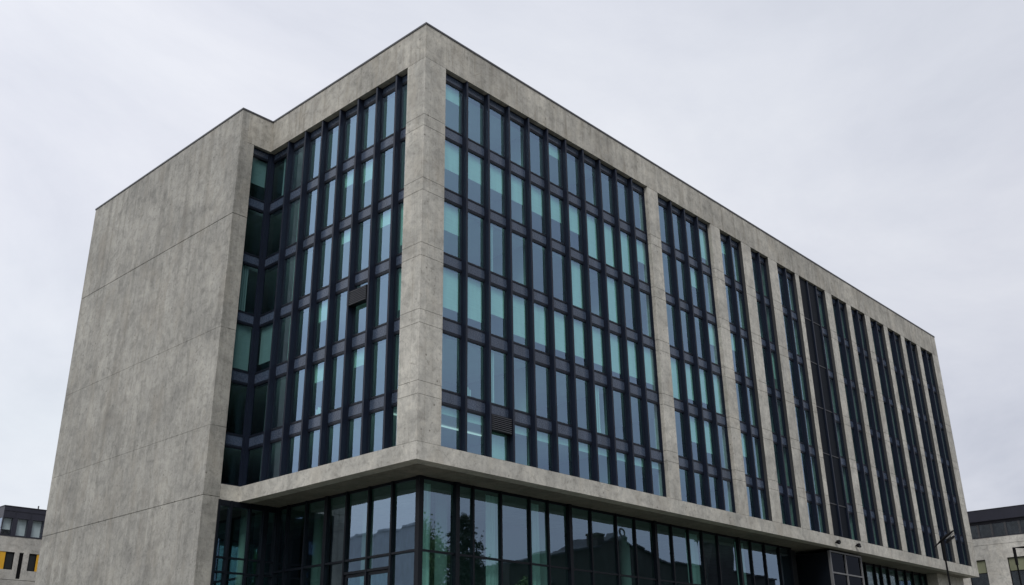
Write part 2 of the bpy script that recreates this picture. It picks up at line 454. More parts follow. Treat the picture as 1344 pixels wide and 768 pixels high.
def win_meshes(F, a0, a1, z0, z1, bl, fr, pn, bd):
    t = .045
    e0, e1 = a0+.105, a1-.105
    F.box(fr, e0, e0+t, GD-.05, GD+.06, z0, z1); F.box(fr, e1-t, e1, GD-.05, GD+.06, z0, z1)
    F.box(fr, e0+t, e1-t, GD-.05, GD+.06, z1-t, z1-.002); F.box(fr, e0+t, e1-t, GD-.05, GD+.06, z0+.002, z0+t)
    j = [rnd.uniform(-.005, .005) for _ in range(3)]            # panes sit very slightly out of true
    pn.quad(F.pt(e0+t*.8, GD+j[0], z0+t*.8), F.pt(e1-t*.8, GD+j[1], z0+t*.8), F.pt(e1-t*.8, GD+j[2]+j[1], z1-t*.8), F.pt(e0+t*.8, GD+j[2]+j[0], z1-t*.8))
    if bl:
        k, v = bl
        if k == 'blind':
            zb = z1-.05-(z1-z0-.1)*v
            F.box(bd, e0+.05, e1-.05, GD+.16, GD+.168, zb, z1-.05)
            F.box(bd, e0+.05, e1-.05, GD+.15, GD+.178, zb-.04, zb-.001)
        else:
            n_ = 7; wd = (e1-e0-.1)*v; s0 = e0+.05
            for i in range(n_):
                F.box(bd, s0+wd*i/n_, s0+wd*(i+1)/n_-.004, GD+.15+(.05 if i % 2 else 0), GD+.17+(.05 if i % 2 else 0), z0+.05, z1-.05)
allw = []
for F, a0, a1, tg in cols:
    for ri, (z0, z1) in enumerate(rows):
        dx = .6 if F is FR else .3
        # apparent size: what the fin in front leaves of the pane
        vis = area([F.pt(a0, GD, z0), F.pt(a1, GD, z0), F.pt(a1, GD, z1), F.pt(a0, GD, z1)])
        allw.append((vis, F, a0, a1, z0, z1, blind_of(tg, ri), tg, ri))
allw.sort(key=lambda q: -q[0])
mesh_cols = {('f', 5, 0), ('f', 5, 1)}                      # the two columns behind perforated screens
allw = [q for q in allw if q[7] not in mesh_cols]
ST = [MB(), MB(), MB()]
for i, (v, F, a0, a1, z0, z1, bl, tg, ri) in enumerate(allw):
    if i < 99:
        fr, pn, bd = MB(), MB(), MB(); win_meshes(F, a0, a1, z0, z1, bl, fr, pn, bd)
        w_ = fr.build('window', 'frame_metal', B)
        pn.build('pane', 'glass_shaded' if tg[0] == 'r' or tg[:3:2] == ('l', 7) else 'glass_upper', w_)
        if bl: bd.build(bl[0], 'blind_cloth' if bl[0] == 'blind' else 'curtain_cloth', w_)
    else: win_meshes(F, a0, a1, z0, z1, bl, *ST)
w_ = tag(ST[0].build('window', 'frame_metal', B), kind='stuff')
tag(ST[1].build('pane', 'glass_upper', w_), kind='stuff')
tag(ST[2].build('blind', 'blind_cloth', w_), kind='stuff')
# spandrels between the floors
sp = []
for F, a0, a1, tg in cols:
    if tg in mesh_cols: continue
    for k in range(5): sp.append((area([F.pt(a0, GD, 0), F.pt(a1, GD, 0), F.pt(a1, GD, 1), F.pt(a0, GD, 1)]), F, a0, a1, rows[k+1][1], rows[k][0]))
    sp.append((0, F, a0, a1, 33.29, ZP-.003))
def span_mesh(m, t, F, a0, a1, z0, z1):
    e0, e1 = a0+.118, a1-.118
    F.box(m, e0, e1, GD-.03, GD+.3, z0+.06, z1-.06)
    F.box(t, e0, e1, GD-.065, GD+.1, z0+.003, z0+.057); F.box(t, e0, e1, GD-.065, GD+.1, z1-.057, z1-.003)
    F.box(t, e0, e1, GD-.055, GD-.032, z0+.10, z0+.125)
sp.sort(key=lambda q: -q[0]); st, stt = MB(), MB()
for i, (v, F, a0, a1, z0, z1) in enumerate(sp):
    if i < 99:
        m, t = MB(), MB(); span_mesh(m, t, F, a0, a1, z0, z1); p_ = m.build('spandrel_panel', 'spandrel_metal', B); t.build('trim', 'frame_metal', p_)
    else: span_mesh(st, stt, F, a0, a1, z0, z1)
p_ = tag(st.build('spandrel_panel', 'spandrel_metal', B), kind='stuff'); tag(stt.build('trim', 'frame_metal', p_), kind='stuff')
# perforated screens in the sixth bay
for k in range(2):
    a = 41.55 + k*1.55
    m = MB()
    for z0, z1 in zip([ZS]+RZ, RZ+[ZP]): m.box(a+.10, a+1.45, .16, .19, z0+.03, z1-.03)
    s_ = m.build('perforated_screen', 'perforated_metal', B)
    for z in RZ: MB().box(a+.10, a+1.45, .12, .24, z-.028, z+.028).build('rail', 'coping_metal', s_)
# two ventilation louvres
def louvre(F, a0, a1, z0, z1):
    m = MB(); d0 = .05
    F.box(m, a0, a0+.04, d0, .27, z0, z1); F.box(m, a1-.04, a1, d0, .27, z0, z1)
    F.box(m, a0+.04, a1-.04, d0, .27, z1-.04, z1-.001); F.box(m, a0+.04, a1-.04, d0, .27, z0+.001, z0+.04)
    F.box(m, a0+.04, a1-.04, .23, .26, z0+.04, z1-.04)
    o = m.build('louvre_grille', 'black_metal', B)
    m = MB(); n_ = 8
    for i in range(n_):
        z = z0+.07+(z1-z0-.13)*i/(n_-1)
        F.box(m, a0+.04, a1-.04, d0+.003, d0+.10, z-.012, z+.016)
    m.build('slat', 'slat_metal', o)
louvre(FR, 5.02, 6.52, 14.22, 15.05)
louvre(LE, 4.22, 5.66, 21.0, 21.82)
# --- interior: floors, walls, ceiling lights
for z in (12.45, 15.12, 18.82, 22.40, 26.15, 29.88, 33.50):
    m = MB(); m.prism([(-1.0, D1+.95), (.92, D1+.95), (.92, .92), (L-.9, .92), (L-.9, D2-.42), (-1.0, D2-.42)], z-.12, z+.12)
    m.build('floor_slab', 'ceiling_white', B)
for z0, z1 in zip((12.58, 15.25, 18.95, 22.53, 26.28, 30.01), (14.99, 18.69, 22.27, 26.02, 29.75, 33.37)):
    m = MB(); m.box(7.2, L-1, 6.4, 6.6, z0, z1); m.box(7.0, 7.2, 6.4, D2-.42, z0, z1)
    for k in range(9): m.box(9+7*k, 9.14+7*k, 1.2, 6.39, z0, z1)
    m.build('interior_wall', 'plaster', B)
for k in range(5):
    m = MB(); m.box(1.3+1.25*k, 2.5+1.25*k, 3.2, 3.26, 14.90, 14.97); m.build('ceiling_light', 'tube_light', B)

# --- glass lobby
GX = GY = 2.6
ZL = ZB
def lobby_mull(m, F, a, w, d=.16, z0=FLOOR, z1=ZL-.004):
    F(m, a-w/2, a+w/2, d, z0, z1)
def Ff(m, a0, a1, d, z0, z1): m.box(a0, a1, GY-d, GY+.05, z0, z1)
def Fl(m, a0, a1, d, z0, z1): m.box(GX-d, GX+.05, a0, a1, z0, z1)
def Fr(m, a0, a1, d, z0, z1): m.box(a0, a1, D1+.05-d, D1+.1, z0, z1)
fm = [2.60, 5.0, 6.2, 8.25, 10.5, 12.0, 13.8, 15.75, 18.15, 20.0, 22.05, 23.9, 25.8, 27.4, 29.3, 31.95, 33.6, 35.5, 37.6, 39.3]
wide = {5.0, 13.8, 22.05, 31.95}
MB().box(GX-.14, GX+.14, GY-.14, GY+.14, FLOOR, ZL-.004).build('corner_post', 'lobby_metal', B)
for a in fm[1:]:
    m = MB(); lobby_mull(m, Ff, a, .26 if a in wide else .11, .20 if a in wide else .12); m.build('mullion', 'lobby_metal', B)
lm = [2.6, 4.5, 6.3, 8.1, 9.8, 11.6, 13.3, D1]
for a in lm[1:-1]:
    m = MB(); lobby_mull(m, Fl, a, .26 if a in (9.8,) else .12, .16); m.build('mullion', 'lobby_metal', B)
rm = [-1.19, -.45, .75, 1.75, GX-.02]
for a in rm:
    m = MB(); lobby_mull(m, Fr, a, .3 if a > 1.5 else .12, .15); m.build('mullion', 'lobby_metal', B)
for z in (8.43,):
    for a, b in zip(fm[:-1], fm[1:]):
        m = MB(); m.box(a+.06, b-.06, GY-.10, GY+.04, z-.05, z+.05); m.build('transom', 'lobby_metal', B)
    for a, b in zip(lm[:-1], lm[1:]):
        m = MB(); m.box(GX-.13, GX+.04, a+.06, b-.06, z-.05, z+.05); m.build('transom', 'lobby_metal', B)
for z in (8.97, 8.22):
    MB().box(-1.1, GX-.1, D1-.05, D1+.09, z-.045, z+.045).build('transom', 'lobby_metal', B)
m = MB(); m.box(GX+.15, 39.3, GY-.07, GY+.04, ZL-.14, ZL-.002); m.build('head_rail', 'lobby_metal', B)
m = MB(); m.box(GX-.07, GX+.04, GY+.15, D1, ZL-.14, ZL-.002); m.build('head_rail', 'lobby_metal', B)
m = MB(); m.box(-1.1, GX-.12, D1-.03, D1+.09, ZL-.30, ZL-.002); m.build('head_rail', 'lobby_metal', B)
jit = random.Random(5)
def tilt_pane(F, a, b, z0, z1):
    """one sheet of lobby glass, set very slightly out of true as real panes are"""
    m = MB(); e = [jit.uniform(-.006, .006) for _ in range(4)]
    if F == 'f': m.quad((a, GY+e[0], z0), (b, GY+e[1], z0), (b, GY+e[2], z1), (a, GY+e[3], z1))
    elif F == 'l': m.quad((GX+e[0], b, z0), (GX+e[1], a, z0), (GX+e[2], a, z1), (GX+e[3], b, z1))
    else: m.quad((a, D1+.07, z0), (b, D1+.07, z0), (b, D1+.07, z1), (a, D1+.07, z1))
    m.build('lobby_pane', 'glass_lobby', B)
for a, b in zip(fm[:-1], fm[1:]):
    tilt_pane('f', a, b, FLOOR, 8.43); tilt_pane('f', a, b, 8.43, ZL)
for a, b in zip(lm[:-1], lm[1:]):
    if 4.4 < a < 8:
        tilt_pane('l', a, b, 7.86, 8.43)
    else: tilt_pane('l', a, b, FLOOR, 8.43)
    tilt_pane('l', a, b, 8.43, ZL)
for a, b in zip(rm[:-1], rm[1:]): tilt_pane('r', a, b, FLOOR, ZL)
MB().box(GX-.14, GX+.05, 4.56, 8.04, 7.74, 7.86).build('door_head', 'lobby_metal', B)
for a, b in ((4.58, 6.24), (6.36, 8.02)):
    m = MB()
    m.box(GX-.06, GX+.04, a, a+.14, FLOOR+.02, 7.72); m.box(GX-.06, GX+.04, b-.14, b, FLOOR+.02, 7.72)
    m.box(GX-.06, GX+.04, a+.14, b-.14, 7.58, 7.719); m.box(GX-.06, GX+.04, a+.14, b-.14, FLOOR+.021, FLOOR+.25)
    d_ = m.build('door', 'lobby_metal', B)
    MB().box(GX-.01, GX+.002, a+.13, b-.13, FLOOR+.24, 7.59).build('pane', 'glass_lobby', d_)
    c = b-.22 if a < 5 else a+.22
    MB().cyl((GX-.16, c, FLOOR+.8), (GX-.16, c, FLOOR+1.9), .02).build('handle', 'light_metal', d_)
# lobby inside
MB().box(GX+.1, L-2, GY+.1, D2-.2, FLOOR-.1, FLOOR+.01).build('lobby_floor', 'plaster', B)
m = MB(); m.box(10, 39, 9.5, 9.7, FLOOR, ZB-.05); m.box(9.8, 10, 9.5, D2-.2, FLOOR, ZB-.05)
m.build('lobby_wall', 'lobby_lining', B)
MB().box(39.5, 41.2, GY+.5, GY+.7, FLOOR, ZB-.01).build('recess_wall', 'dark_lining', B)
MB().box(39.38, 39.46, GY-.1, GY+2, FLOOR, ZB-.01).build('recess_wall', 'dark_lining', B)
def lobby_curtain(a, b, z1=ZB-.2, y=GY+.45):
    m = MB(); n_ = max(3, int((b-a)/.14))
    pts = [(a+(b-a)*i/n_, y+(.05 if i % 2 else -.03)) for i in range(n_+1)]
    for p, q in zip(pts[:-1], pts[1:]):
        m.quad((p[0], p[1], FLOOR+.05), (q[0], q[1], FLOOR+.05), (q[0], q[1], z1), (p[0], p[1], z1))
    m.build('lobby_curtain', 'curtain_cloth', B)
for a, b in ((2.8, 3.7), (7.6, 8.6), (10.9, 11.8), (26.2, 27.6), (32.3, 33.6)): lobby_curtain(a, b)
for x in (6.5, 14.5, 22.5, 30.5):
    MB().cyl((x, 5.2, FLOOR), (x, 5.2, ZB-.02), .32, n=24).build('column', 'plaster', B, True)
for y in (9.6, 14.0):
    MB().cyl((5.2, y, FLOOR), (5.2, y, ZB-.02), .32, n=24).build('column', 'plaster', B, True)
MB().cyl((1.2, D1+1.2, FLOOR), (1.2, D1+1.2, ZB-.02), .2, n=20).build('column', 'plaster', B, True)
# entrance box
m = MB(); m.box(41.56, 41.66, .72, GY+.8, FLOOR, 11.70); m.box(46.72, 46.82, .72, GY+.8, FLOOR, 11.70)
m.box(41.66, 46.72, .72, GY+.8, 11.60, 11.70); m.box(41.66, 46.72, 2.2, 2.3, FLOOR, 11.6)
e_ = m.build('entrance_box', 'lobby_metal', B)
m = MB()
for a0, a1, z0, z1 in ((41.55, 41.67, FLOOR, 11.78), (46.71, 46.83, FLOOR, 11.78), (44.05, 44.15, FLOOR, 11.66), (41.67, 46.71, 11.68, 11.78)):
    m.box(a0, a1, .5, .70, z0, z1)
for a0, a1 in ((41.67, 44.05), (44.15, 46.71)): m.box(a0, a1, .51, .69, 10.15, 10.25)
m.build('frame', 'light_metal', e_)
for a, b in ((41.68, 44.04), (44.16, 46.70)):
    for z0, z1 in ((FLOOR, 10.14), (10.26, 11.67)): MB().box(a, b, .60, .612, z0, z1).build('pane', 'glass_dark', e_)
# lobby glass right of the entrance
rr = [46.9, 48.4, 50.0, 51.9, 53.7, 54.95, 56.4, 58.2, 60.0, 61.6, 63.3, 64.6]
for a in rr:
    m = MB(); lobby_mull(m, Ff, a, .12, .16); m.build('mullion', 'lobby_metal', B)
for a, b in zip(rr[:-1], rr[1:]): tilt_pane('f', a, b, FLOOR, ZL)
MB().box(46.9, 64.6, GY-.07, GY+.04, ZL-.2, ZL-.006).build('head_rail', 'lobby_metal', B)
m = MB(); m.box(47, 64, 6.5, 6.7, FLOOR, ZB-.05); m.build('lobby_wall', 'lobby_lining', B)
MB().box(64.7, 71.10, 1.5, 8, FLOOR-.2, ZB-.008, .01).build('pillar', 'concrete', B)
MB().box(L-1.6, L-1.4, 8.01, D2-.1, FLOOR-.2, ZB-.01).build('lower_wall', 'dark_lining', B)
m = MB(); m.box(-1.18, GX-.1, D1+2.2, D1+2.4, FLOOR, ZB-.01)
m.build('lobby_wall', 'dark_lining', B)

# --- things fixed to or standing in the building
for i, (x, z, lab) in enumerate(((41.62, 12.28, 'round black floodlight on the concrete band left above the framed entrance box'),
                                 (45.0, 12.36, 'black floodlight with a side lug on the concrete band right above the framed entrance box'))):
    t = empty('floodlight', (x, 0, z), lab, 'floodlight', 'floodlights above the entrance')
    MB().cyl((x, -.01, z), (x, -.16, z), .05, n=12).build('bracket', 'black_metal', t)
    h = MB(); h.cyl((x, -.14, z+.02), (x-.03, -.30, z), .13, .165, 20); h.cyl((x-.03, -.301, z), (x-.04, -.36, z-.01), .165, .15, 20)
    h.build('lamp_head', 'black_metal', t)
    MB().cyl((x-.041, -.362, z-.01), (x-.042, -.366, z-.01), .13, .13, 20).build('lens', 'dark_lining', t)
    if i:
        s2 = MB(); s2.cyl((x+.14, -.2, z-.03), (x+.34, -.24, z-.05), .09, .075, 14); s2.build('sensor', 'black_metal', t)
bk = [(3.28, .24, .30), (3.36, .22, .33), (3.47, .2, .28), (3.62, .22, .31), (3.78, .2, .24)]
bl_ = ['tall white book at the left end of the row on the front windowsill', 'tallest white book, second in the row on the front windowsill',
       'middle white book of the row on the front windowsill', 'white book just right of the middle on the front windowsill', 'shortest white book at the right end of the row on the front windowsill']
for (x, d, h), lab in zip(bk, bl_):
    o = MB().box(x, x+.085, GD+.08, GD+.08+d, 15.75, 15.75+h*1.45, .004).build('book', 'book_white')
    tag(o, lab, 'book', 'white books on the front windowsill')
    c = MB().box(x-.004, x-.001, GD+.07, GD+.085+d, 15.75, 15.755+h*1.45).build('cover', 'plaster', o)
for (y, h), lab in zip(((8.15, .34), (8.28, .40), (8.42, .30)), ('white book nearest the corner on the left facade windowsill', 'tallest white book on the left facade windowsill', 'short white book at the far end of the left facade windowsill')):
    o = MB().box(GD+.16, GD+.34, y, y+.06, 15.75, 15.75+h, .004).build('book', 'book_white')
    tag(o, lab, 'book', 'white books on the left facade windowsill')

# ================================================================== STREET LAMPS
def lamp(x, y, top, ang, tilt, lab, fwd=0.):
    z0 = terrain(x, y)
    t = empty('street_lamp', (x, y, z0), lab, 'street lamp', 'street lamps in front of the office')
    m = MB(); m.cyl((x, y, z0), (x, y, z0+1.1), .10, .10, 14); m.cyl((x, y, z0+1.1), (x, y, top-.5), .065, .05, 12)
    m.cyl((x, y, z0), (x, y, z0+.04), .2, .2, 16)
    m.build('pole', 'black_metal', t)
    MB().cyl((x, y, top-1.15), (x, y, top-.02), .09, .10, 14).build('collar', 'black_metal', t)
    e = Vector((math.cos(ang)*math.cos(tilt), math.sin(ang)*math.cos(tilt), math.sin(tilt)))
    sd = Vector((-math.sin(ang), math.cos(ang), 0)); up = e.cross(sd)
    c0 = Vector((x, y, top)) + e*fwd
    def ring(s, wv, th, drop): return [c0 + e*s + sd*(wv*a) + up*(th*b - drop) for a, b in ((-1, 0), (-.7, .8), (0, 1), (.7, .8), (1, 0), (.7, -.6), (0, -.8), (-.7, -.6))]
    m = MB(); m.loft([ring(-.66, .03, .02, .06), ring(-.4, .10, .035, .03), ring(-.1, .16, .07, 0), ring(.25, .20, .09, -.02), ring(.6, .19, .08, -.02), ring(.86, .10, .03, -.01)])
    h = m.build('lamp_head', 'black_metal', t, True)
    m = MB(); m.loft([[c0 + e*s + sd*(.13*a) - up*(.085+.02*b) for a, b in ((-1, -1), (1, -1), (1, 1), (-1, 1))] for s in (.22, .74)])
    m.build('diffuser', 'light_metal', h)
    m = MB(); m.loft([[c0 + e*s + sd*(w*a) - up*(.24+.06*b) for a, b in ((-1, -1), (1, -1), (1, 1), (-1, 1))] for s, w in ((.05, .05), (.3, .12), (.66, .09))])
    m.build('control_box', 'black_metal', t)
    return t
lamp(29.75, -12.0, 9.95, math.atan2(-.94, .33), R(34), 'black street lamp with an upward tilted head before the concrete end of the office')
lamp(42.5, -12.0, 10.75, math.atan2(-.94, .33), R(-6), 'black street lamp with a level head at the right edge before the pale building', .55)

# ================================================================== NEIGHBOUR ON THE LEFT
nb = empty('neighbour_building', (30, 82, 0), 'grey building with a dark glazed penthouse and yellow window panels behind the concrete wing', 'building')
m = MB(); m.box(4, 60, 75.3, 92, 0, 18.2)
# cladding skin with true openings: strips between and around the holes
def skin(m, x0, x1, y0, y1, z0, z1, ops):
    ops = sorted(ops); x = x0
    for a, b, za, zb in ops:
        if a > x: m.box(x, a, y0, y1, z0, z1)
        if za > z0: m.box(a, b, y0, y1, z0, za)
        if zb < z1: m.box(a, b, y0, y1, zb, z1)
        x = b
    if x < x1: m.box(x, x1, y0, y1, z0, z1)
W1 = [(11.28, 12.15, 'l'), (13.62, 14.42, 'r'), (17.2, 18.05, 'l'), (19.5, 20.3, 'r'), (5.4, 6.25, 'l'), (7.7, 8.5, 'r')]
SL = [12.63, 18.5, 6.75]
ops = []
for a, b, s_ in W1: ops.append((a-.62, b, 14.90, 16.65) if s_ == 'l' else (a, b+.62, 14.90, 16.65))
for a in SL: ops.append((a, a+.44, 14.05, 16.65))
skin(m, 4, 60, 75, 75.28, 13.94, 18.18, ops)
m.box(4, 60, 75, 75.28, 0, 13.90)
m.build('wall', 'render_far', nb)
for a, b, s_ in W1:
    m = MB(); x0, x1 = a, b
    m.box(a, a+.05, 75.06, 75.24, 14.92, 16.63); m.box(b-.05, b, 75.06, 75.24, 14.92, 16.63); m.box(a+.05, b-.05, 75.06, 75.24, 16.58, 16.63); m.box(a+.05, b-.05, 75.06, 75.24, 14.92, 14.97)
    w_ = m.build('window', 'black_metal', nb)
    MB().box(a+.05, b-.05, 75.14, 75.15, 14.97, 16.58).build('pane', 'dark_lining', w_)
    if s_ == 'l': MB().box(a-.61, a-.01, 75.05, 75.2, 14.91, 16.64).build('yellow_panel', 'yellow_panel', nb)
    else: MB().box(b+.01, b+.61, 75.05, 75.2, 14.91, 16.64).build('yellow_panel', 'yellow_panel', nb)
for a in SL: MB().box(a+.01, a+.43, 75.1, 75.2, 14.06, 16.64).build('slit_window', 'black_metal', nb)
m = MB(); m.box(10.37, 60, 75.02, 91, 20.05, 21.2); m.box(10.32, 60.05, 74.97, 91.05, 21.2, 21.27); m.box(10.9, 59.5, 76.0, 90, 18.2, 20.05)
for x in (11.6, 13.2, 14.8, 16.4): m.box(x-.03, x+.03, 74.99, 75.02, 20.08, 20.75)
m.box(10.37, 60, 74.98, 75.02, 20.75, 20.80)
m.box(3.98, 60.02, 74.96, 91.5, 18.2, 18.32)
for k in range(8):
    x = 11.66+1.56*k; m.box(x-.24, x+.24, 75.03, 75.4, 18.32, 20.05)
m.box(10.37, 10.47, 75.03, 75.2, 18.32, 20.05)
for k in range(4): m.box(10.37, 10.7, 76.6+2*k, 76.9+2*k, 18.32, 20.05)
m.build('penthouse', 'penthouse_metal', nb)
xl = [10.47] + [11.66+1.56*k for k in range(8)]
for i, (a, b) in enumerate(zip(xl[:-1], xl[1:])):
    a_ = a+(.24 if i else 0)
    w_ = MB().quad((a_+.01, 75.16, 18.33), (b-.25, 75.16, 18.33), (b-.25, 75.16, 20.04), (a_+.01, 75.16, 20.04)).build('penthouse_window', 'glass_clear', nb)
    MB().box(a_+.02, b-.26, 75.45, 75.47, 18.34+(0 if i % 3 else .55), 20.03).build('blind', 'blind_cloth', w_)  # pale sheet added to imitate bright sky reflected in the penthouse glass
MB().box(10.42, 10.44, 75.2, 83, 18.33, 20.04).build('penthouse_window', 'glass_far', nb)
MB().cyl((14.15, 76, 21.2), (14.15, 76, 21.75), .07).build('vent_pipe', 'coping_metal', nb)

# ================================================================== NEIGHBOUR ON THE RIGHT
nr = empty('neighbour_building', (100, 0, 0), 'pale panelled building with a dark top storey beyond the far end of the office', 'building')
m = MB(); X = 90.
wy = [(-10.4, -8.3), (-6.6, -4.5), (-2.8, -.7), (1.0, 2.9), (5.25, 7.2), (9.0, 10.9)]
for z0, z1 in ((0, 11.2), (11.22, 17.22), (17.25, 18.02)):
    js = [-14, -7.45, -3.6, -.1, 3.2, 7.9, 14]
    if z0 == 11.22:
        y = -14.
        edges = sorted(wy)
        for a, b in edges:
            for p, q in zip([y]+[j for j in js if y < j < a], [j for j in js if y < j < a]+[a]): m.box(X, X+.3, p+.006, q-.006 if q != a else q, z0, z1)
            m.box(X, X+.3, a, b, 15.68, z1); m.box(X, X+.3, a, b, z0, 12.3); y = b
        m.box(X, X+.3, y, 14, z0, z1)
    else:
        for p, q in zip(js[:-1], js[1:]): m.box(X, X+.3, p+.006, q-.006, z0, z1)
m.box(X+.32, X+20, -13.9, 13.9, 0, 18.0)
m.build('wall', 'concrete_far', nr)
for a, b in wy:
    m = MB(); m.box(X+.10, X+.28, a+.003, a+.06, 12.31, 15.67); m.box(X+.10, X+.28, b-.06, b-.003, 12.31, 15.67)
    m.box(X+.10, X+.28, a+.06, b-.06, 15.61, 15.67); m.box(X+.10, X+.28, a+.06, b-.06, 14.2, 14.27)
    w_ = m.build('window', 'black_metal', nr)
    MB().box(X+.2, X+.21, a+.06, b-.06, 12.31, 14.2).build('pane', 'glass_far', w_)
    MB().box(X+.2, X+.22, a+.06, b-.06, 14.27, 15.61).build('blind', 'blind_far', w_)
m = MB(); m.box(X-.10, X+20, -14.1, 14.1, 19.85, 21.06); m.box(X-.14, X+20.04, -14.14, 14.14, 21.06, 21.12); m.box(X+.25, X+19, -13.5, 13.5, 19.5, 19.85)
m.box(X+.8, X+19, -13.4, 13.4, 18.02, 19.5); m.box(X-.03, X+.7, -14, 14, 18.02, 18.09)
m.build('top_storey', 'penthouse_metal', nr)
m = MB()
for k in range(-7, 9):
    y = 1.0+1.48*k
    if abs(y) < 13.3: m.box(X+.12, X+.40, y-.10, y+.10, 18.1, 19.5)
m.build('window_posts', 'coping_metal', nr)
for k in range(-7, 8):
    y = 1.0+1.48*k
    if -13 < y < 11.5: MB().box(X+.28, X+.29, y+.11, y+1.37, 18.1, 19.49).build('top_window', 'glass_far', nr)

# ================================================================== WHAT THE GLASS MIRRORS: the far side of the street
def far_pt(x, z):                      # roofline heights of the terrace across the road
    return -29.65+(x+29.65)*.8, 1.7+(z-1.7)*.8
ob = empty('old_terrace', (100, -55, 0), 'old dark stone terrace with a chimney and curved gable mirrored in the lobby glass', 'building')
prof = [far_pt(*q) for q in ((87.6, 22.0), (101, 24.6), (111, 26.6), (114.5, 27.5), (118.2, 29.3), (121, 28.2), (126, 26.9), (133, 25.8), (152, 25.6), (175, 25.8))]
m = MB(); YF = -49.7
def slab(m, pts, y0, y1):
    n_ = len(pts); A = [m.bm.verts.new((x, y0, z)) for x, z in pts]; C_ = [m.bm.verts.new((x, y1, z)) for x, z in pts]
    for i in range(n_): m.bm.faces.new((A[i], A[(i+1) % n_], C_[(i+1) % n_], C_[i]))
    m.bm.faces.new(A[::-1]); m.bm.faces.new(C_)
slab(m, [(prof[0][0], 0)] + prof + [(prof[-1][0], 0)], YF-9, YF)
m.build('wall', 'stone_dark', ob)
m = MB()
for (xa, za), (xb, zb) in zip(prof[:-1], prof[1:]): slab(m, [(xa, za+.02), (xb, zb+.02), (xb, zb+.28), (xa, za+.28)], YF-9.3, YF+.35)
m.build('roof', 'slate', ob)
cx, cz = far_pt(112.4, 29.3)
m = MB(); m.box(cx-.75, cx+.75, YF-2.2, YF-.6, cz-4, cz-.35); m.box(cx-.9, cx+.9, YF-2.35, YF-.45, cz-.35, cz)
m.build('chimney', 'stone_dark', ob)
k_ = far_pt(118.2, 29.3)
m = MB()
for i in range(14):
    a0, a1 = 2*PI*i/14, 2*PI*(i+1)/14
    m.cyl((k_[0]+.55*math.cos(a0), YF-.2, k_[1]+.75+.55*math.sin(a0)), (k_[0]+.55*math.cos(a1), YF-.2, k_[1]+.75+.55*math.sin(a1)), .14, n=8)
m.build('gable_ring', 'stone_dark', ob)
for x in range(66, 132, 5):
    for z in (2.4, 7.2, 12.0):
        m = MB(); m.box(x, x+1.6, YF-.02, YF+.06, z, z+2.6)
        w_ = m.build('window', 'black_metal', ob)
        MB().box(x+.1, x+1.5, YF+.065, YF+.075, z+.1, z+2.5).build('pane', 'glass_far', w_)
ob2 = empty('street_block', (111, -47, 0), 'square dark street block standing taller beside the old terrace', 'building')
x0, z0 = far_pt(143.4, 30.2); x1, _ = far_pt(148.5, 30.6)
m = MB(); m.box(x0, x1+3, YF+.5, YF+2.6, 0, z0+.2); m.build('wall', 'stone_dark', ob2)
m = MB(); m.box(x0-.3, x1+3.3, YF+.3, YF+2.9, z0+.2, z0+.6); m.build('roof', 'slate', ob2)
bb = empty('brick_block', (-75, -75, 0), 'long dark brick block behind the pavement, glimpsed only in the shaded lobby glass', 'building')
m = MB(); m.box(-110, -52, -84, -62, 0, 27); m.build('wall', 'stone_dark', bb)
m = MB(); m.box(-110.4, -51.6, -84.4, -61.6, 27.01, 27.6); m.build('roof', 'slate', bb)
for i in range(14):
    for z in (4, 8.5, 13, 17.5, 22):
        m = MB(); m.box(-108+4*i, -106.2+4*i, -62.02, -61.94, z, z+2.2); w_ = m.build('window', 'black_metal', bb)
        MB().box(-107.9+4*i, -106.3+4*i, -61.935, -61.925, z+.1, z+2.1).build('pane', 'glass_far', w_)
# pale tower mirrored in the left lobby panes
tw = empty('tower_block', (-125, 150, 0), 'hazy blue grey tower block mirrored in the door side of the lobby', 'building')
m = MB(); slab(m, [(-135, 0), (-115, 0), (-115, 38), (-135, 38)], 112, 166)
m.build('wall', 'tower_cladding', tw)
MB().box(-135.3, -114.7, 111.7, 166.3, 38.01, 38.5).build('roof', 'tower_cladding', tw)

# trees: trunk, limbs and many leaf-sized faces
def conifer(x, y, h, lab, seed):
    rg = random.Random(seed); z0 = terrain(x, y)
    t = empty('conifer_tree', (x, y, z0), lab, 'tree')
    m = MB(); m.cyl((x, y, z0), (x, y, z0+h*.97), .30, .04, 10)
    cr_ = MB()
    lv = 32
    for i in range(lv):
        fz = .22 + .78*i/lv; rad = (1-fz)**.8*h*.30 + .3
        for j in range(rg.randint(8, 12)):
            a = rg.uniform(0, 2*PI); ln = rad*rg.uniform(.6, 1.15); zc = z0+h*fz + rg.uniform(-.3, .3)
            e = Vector((x+ln*math.cos(a), y+ln*math.sin(a), zc-ln*.18)); s_ = Vector((x, y, zc))
            m.cyl(s_, e, .05, .012, 5)
            for q in range(int(12+ln*16)):
                p = s_.lerp(e, rg.uniform(.15, 1.05)) + Vector((rg.gauss(0, .16), rg.gauss(0, .16), rg.gauss(0, .10)))
                d = Vector((math.cos(a)+rg.gauss(0, .7), math.sin(a)+rg.gauss(0, .7), rg.gauss(-.3, .35))).normalized()*rg.uniform(.22, .5)
                w = d.cross(Vector((rg.gauss(0, 1), rg.gauss(0, 1), 1))).normalized()*rg.uniform(.06, .14)
                cr_.quad(p-w, p+d*.5-w*.6, p+d, p+d*.5+w)
    m.build('trunk', 'bark', t); cr_.build('crown', 'needles', t)
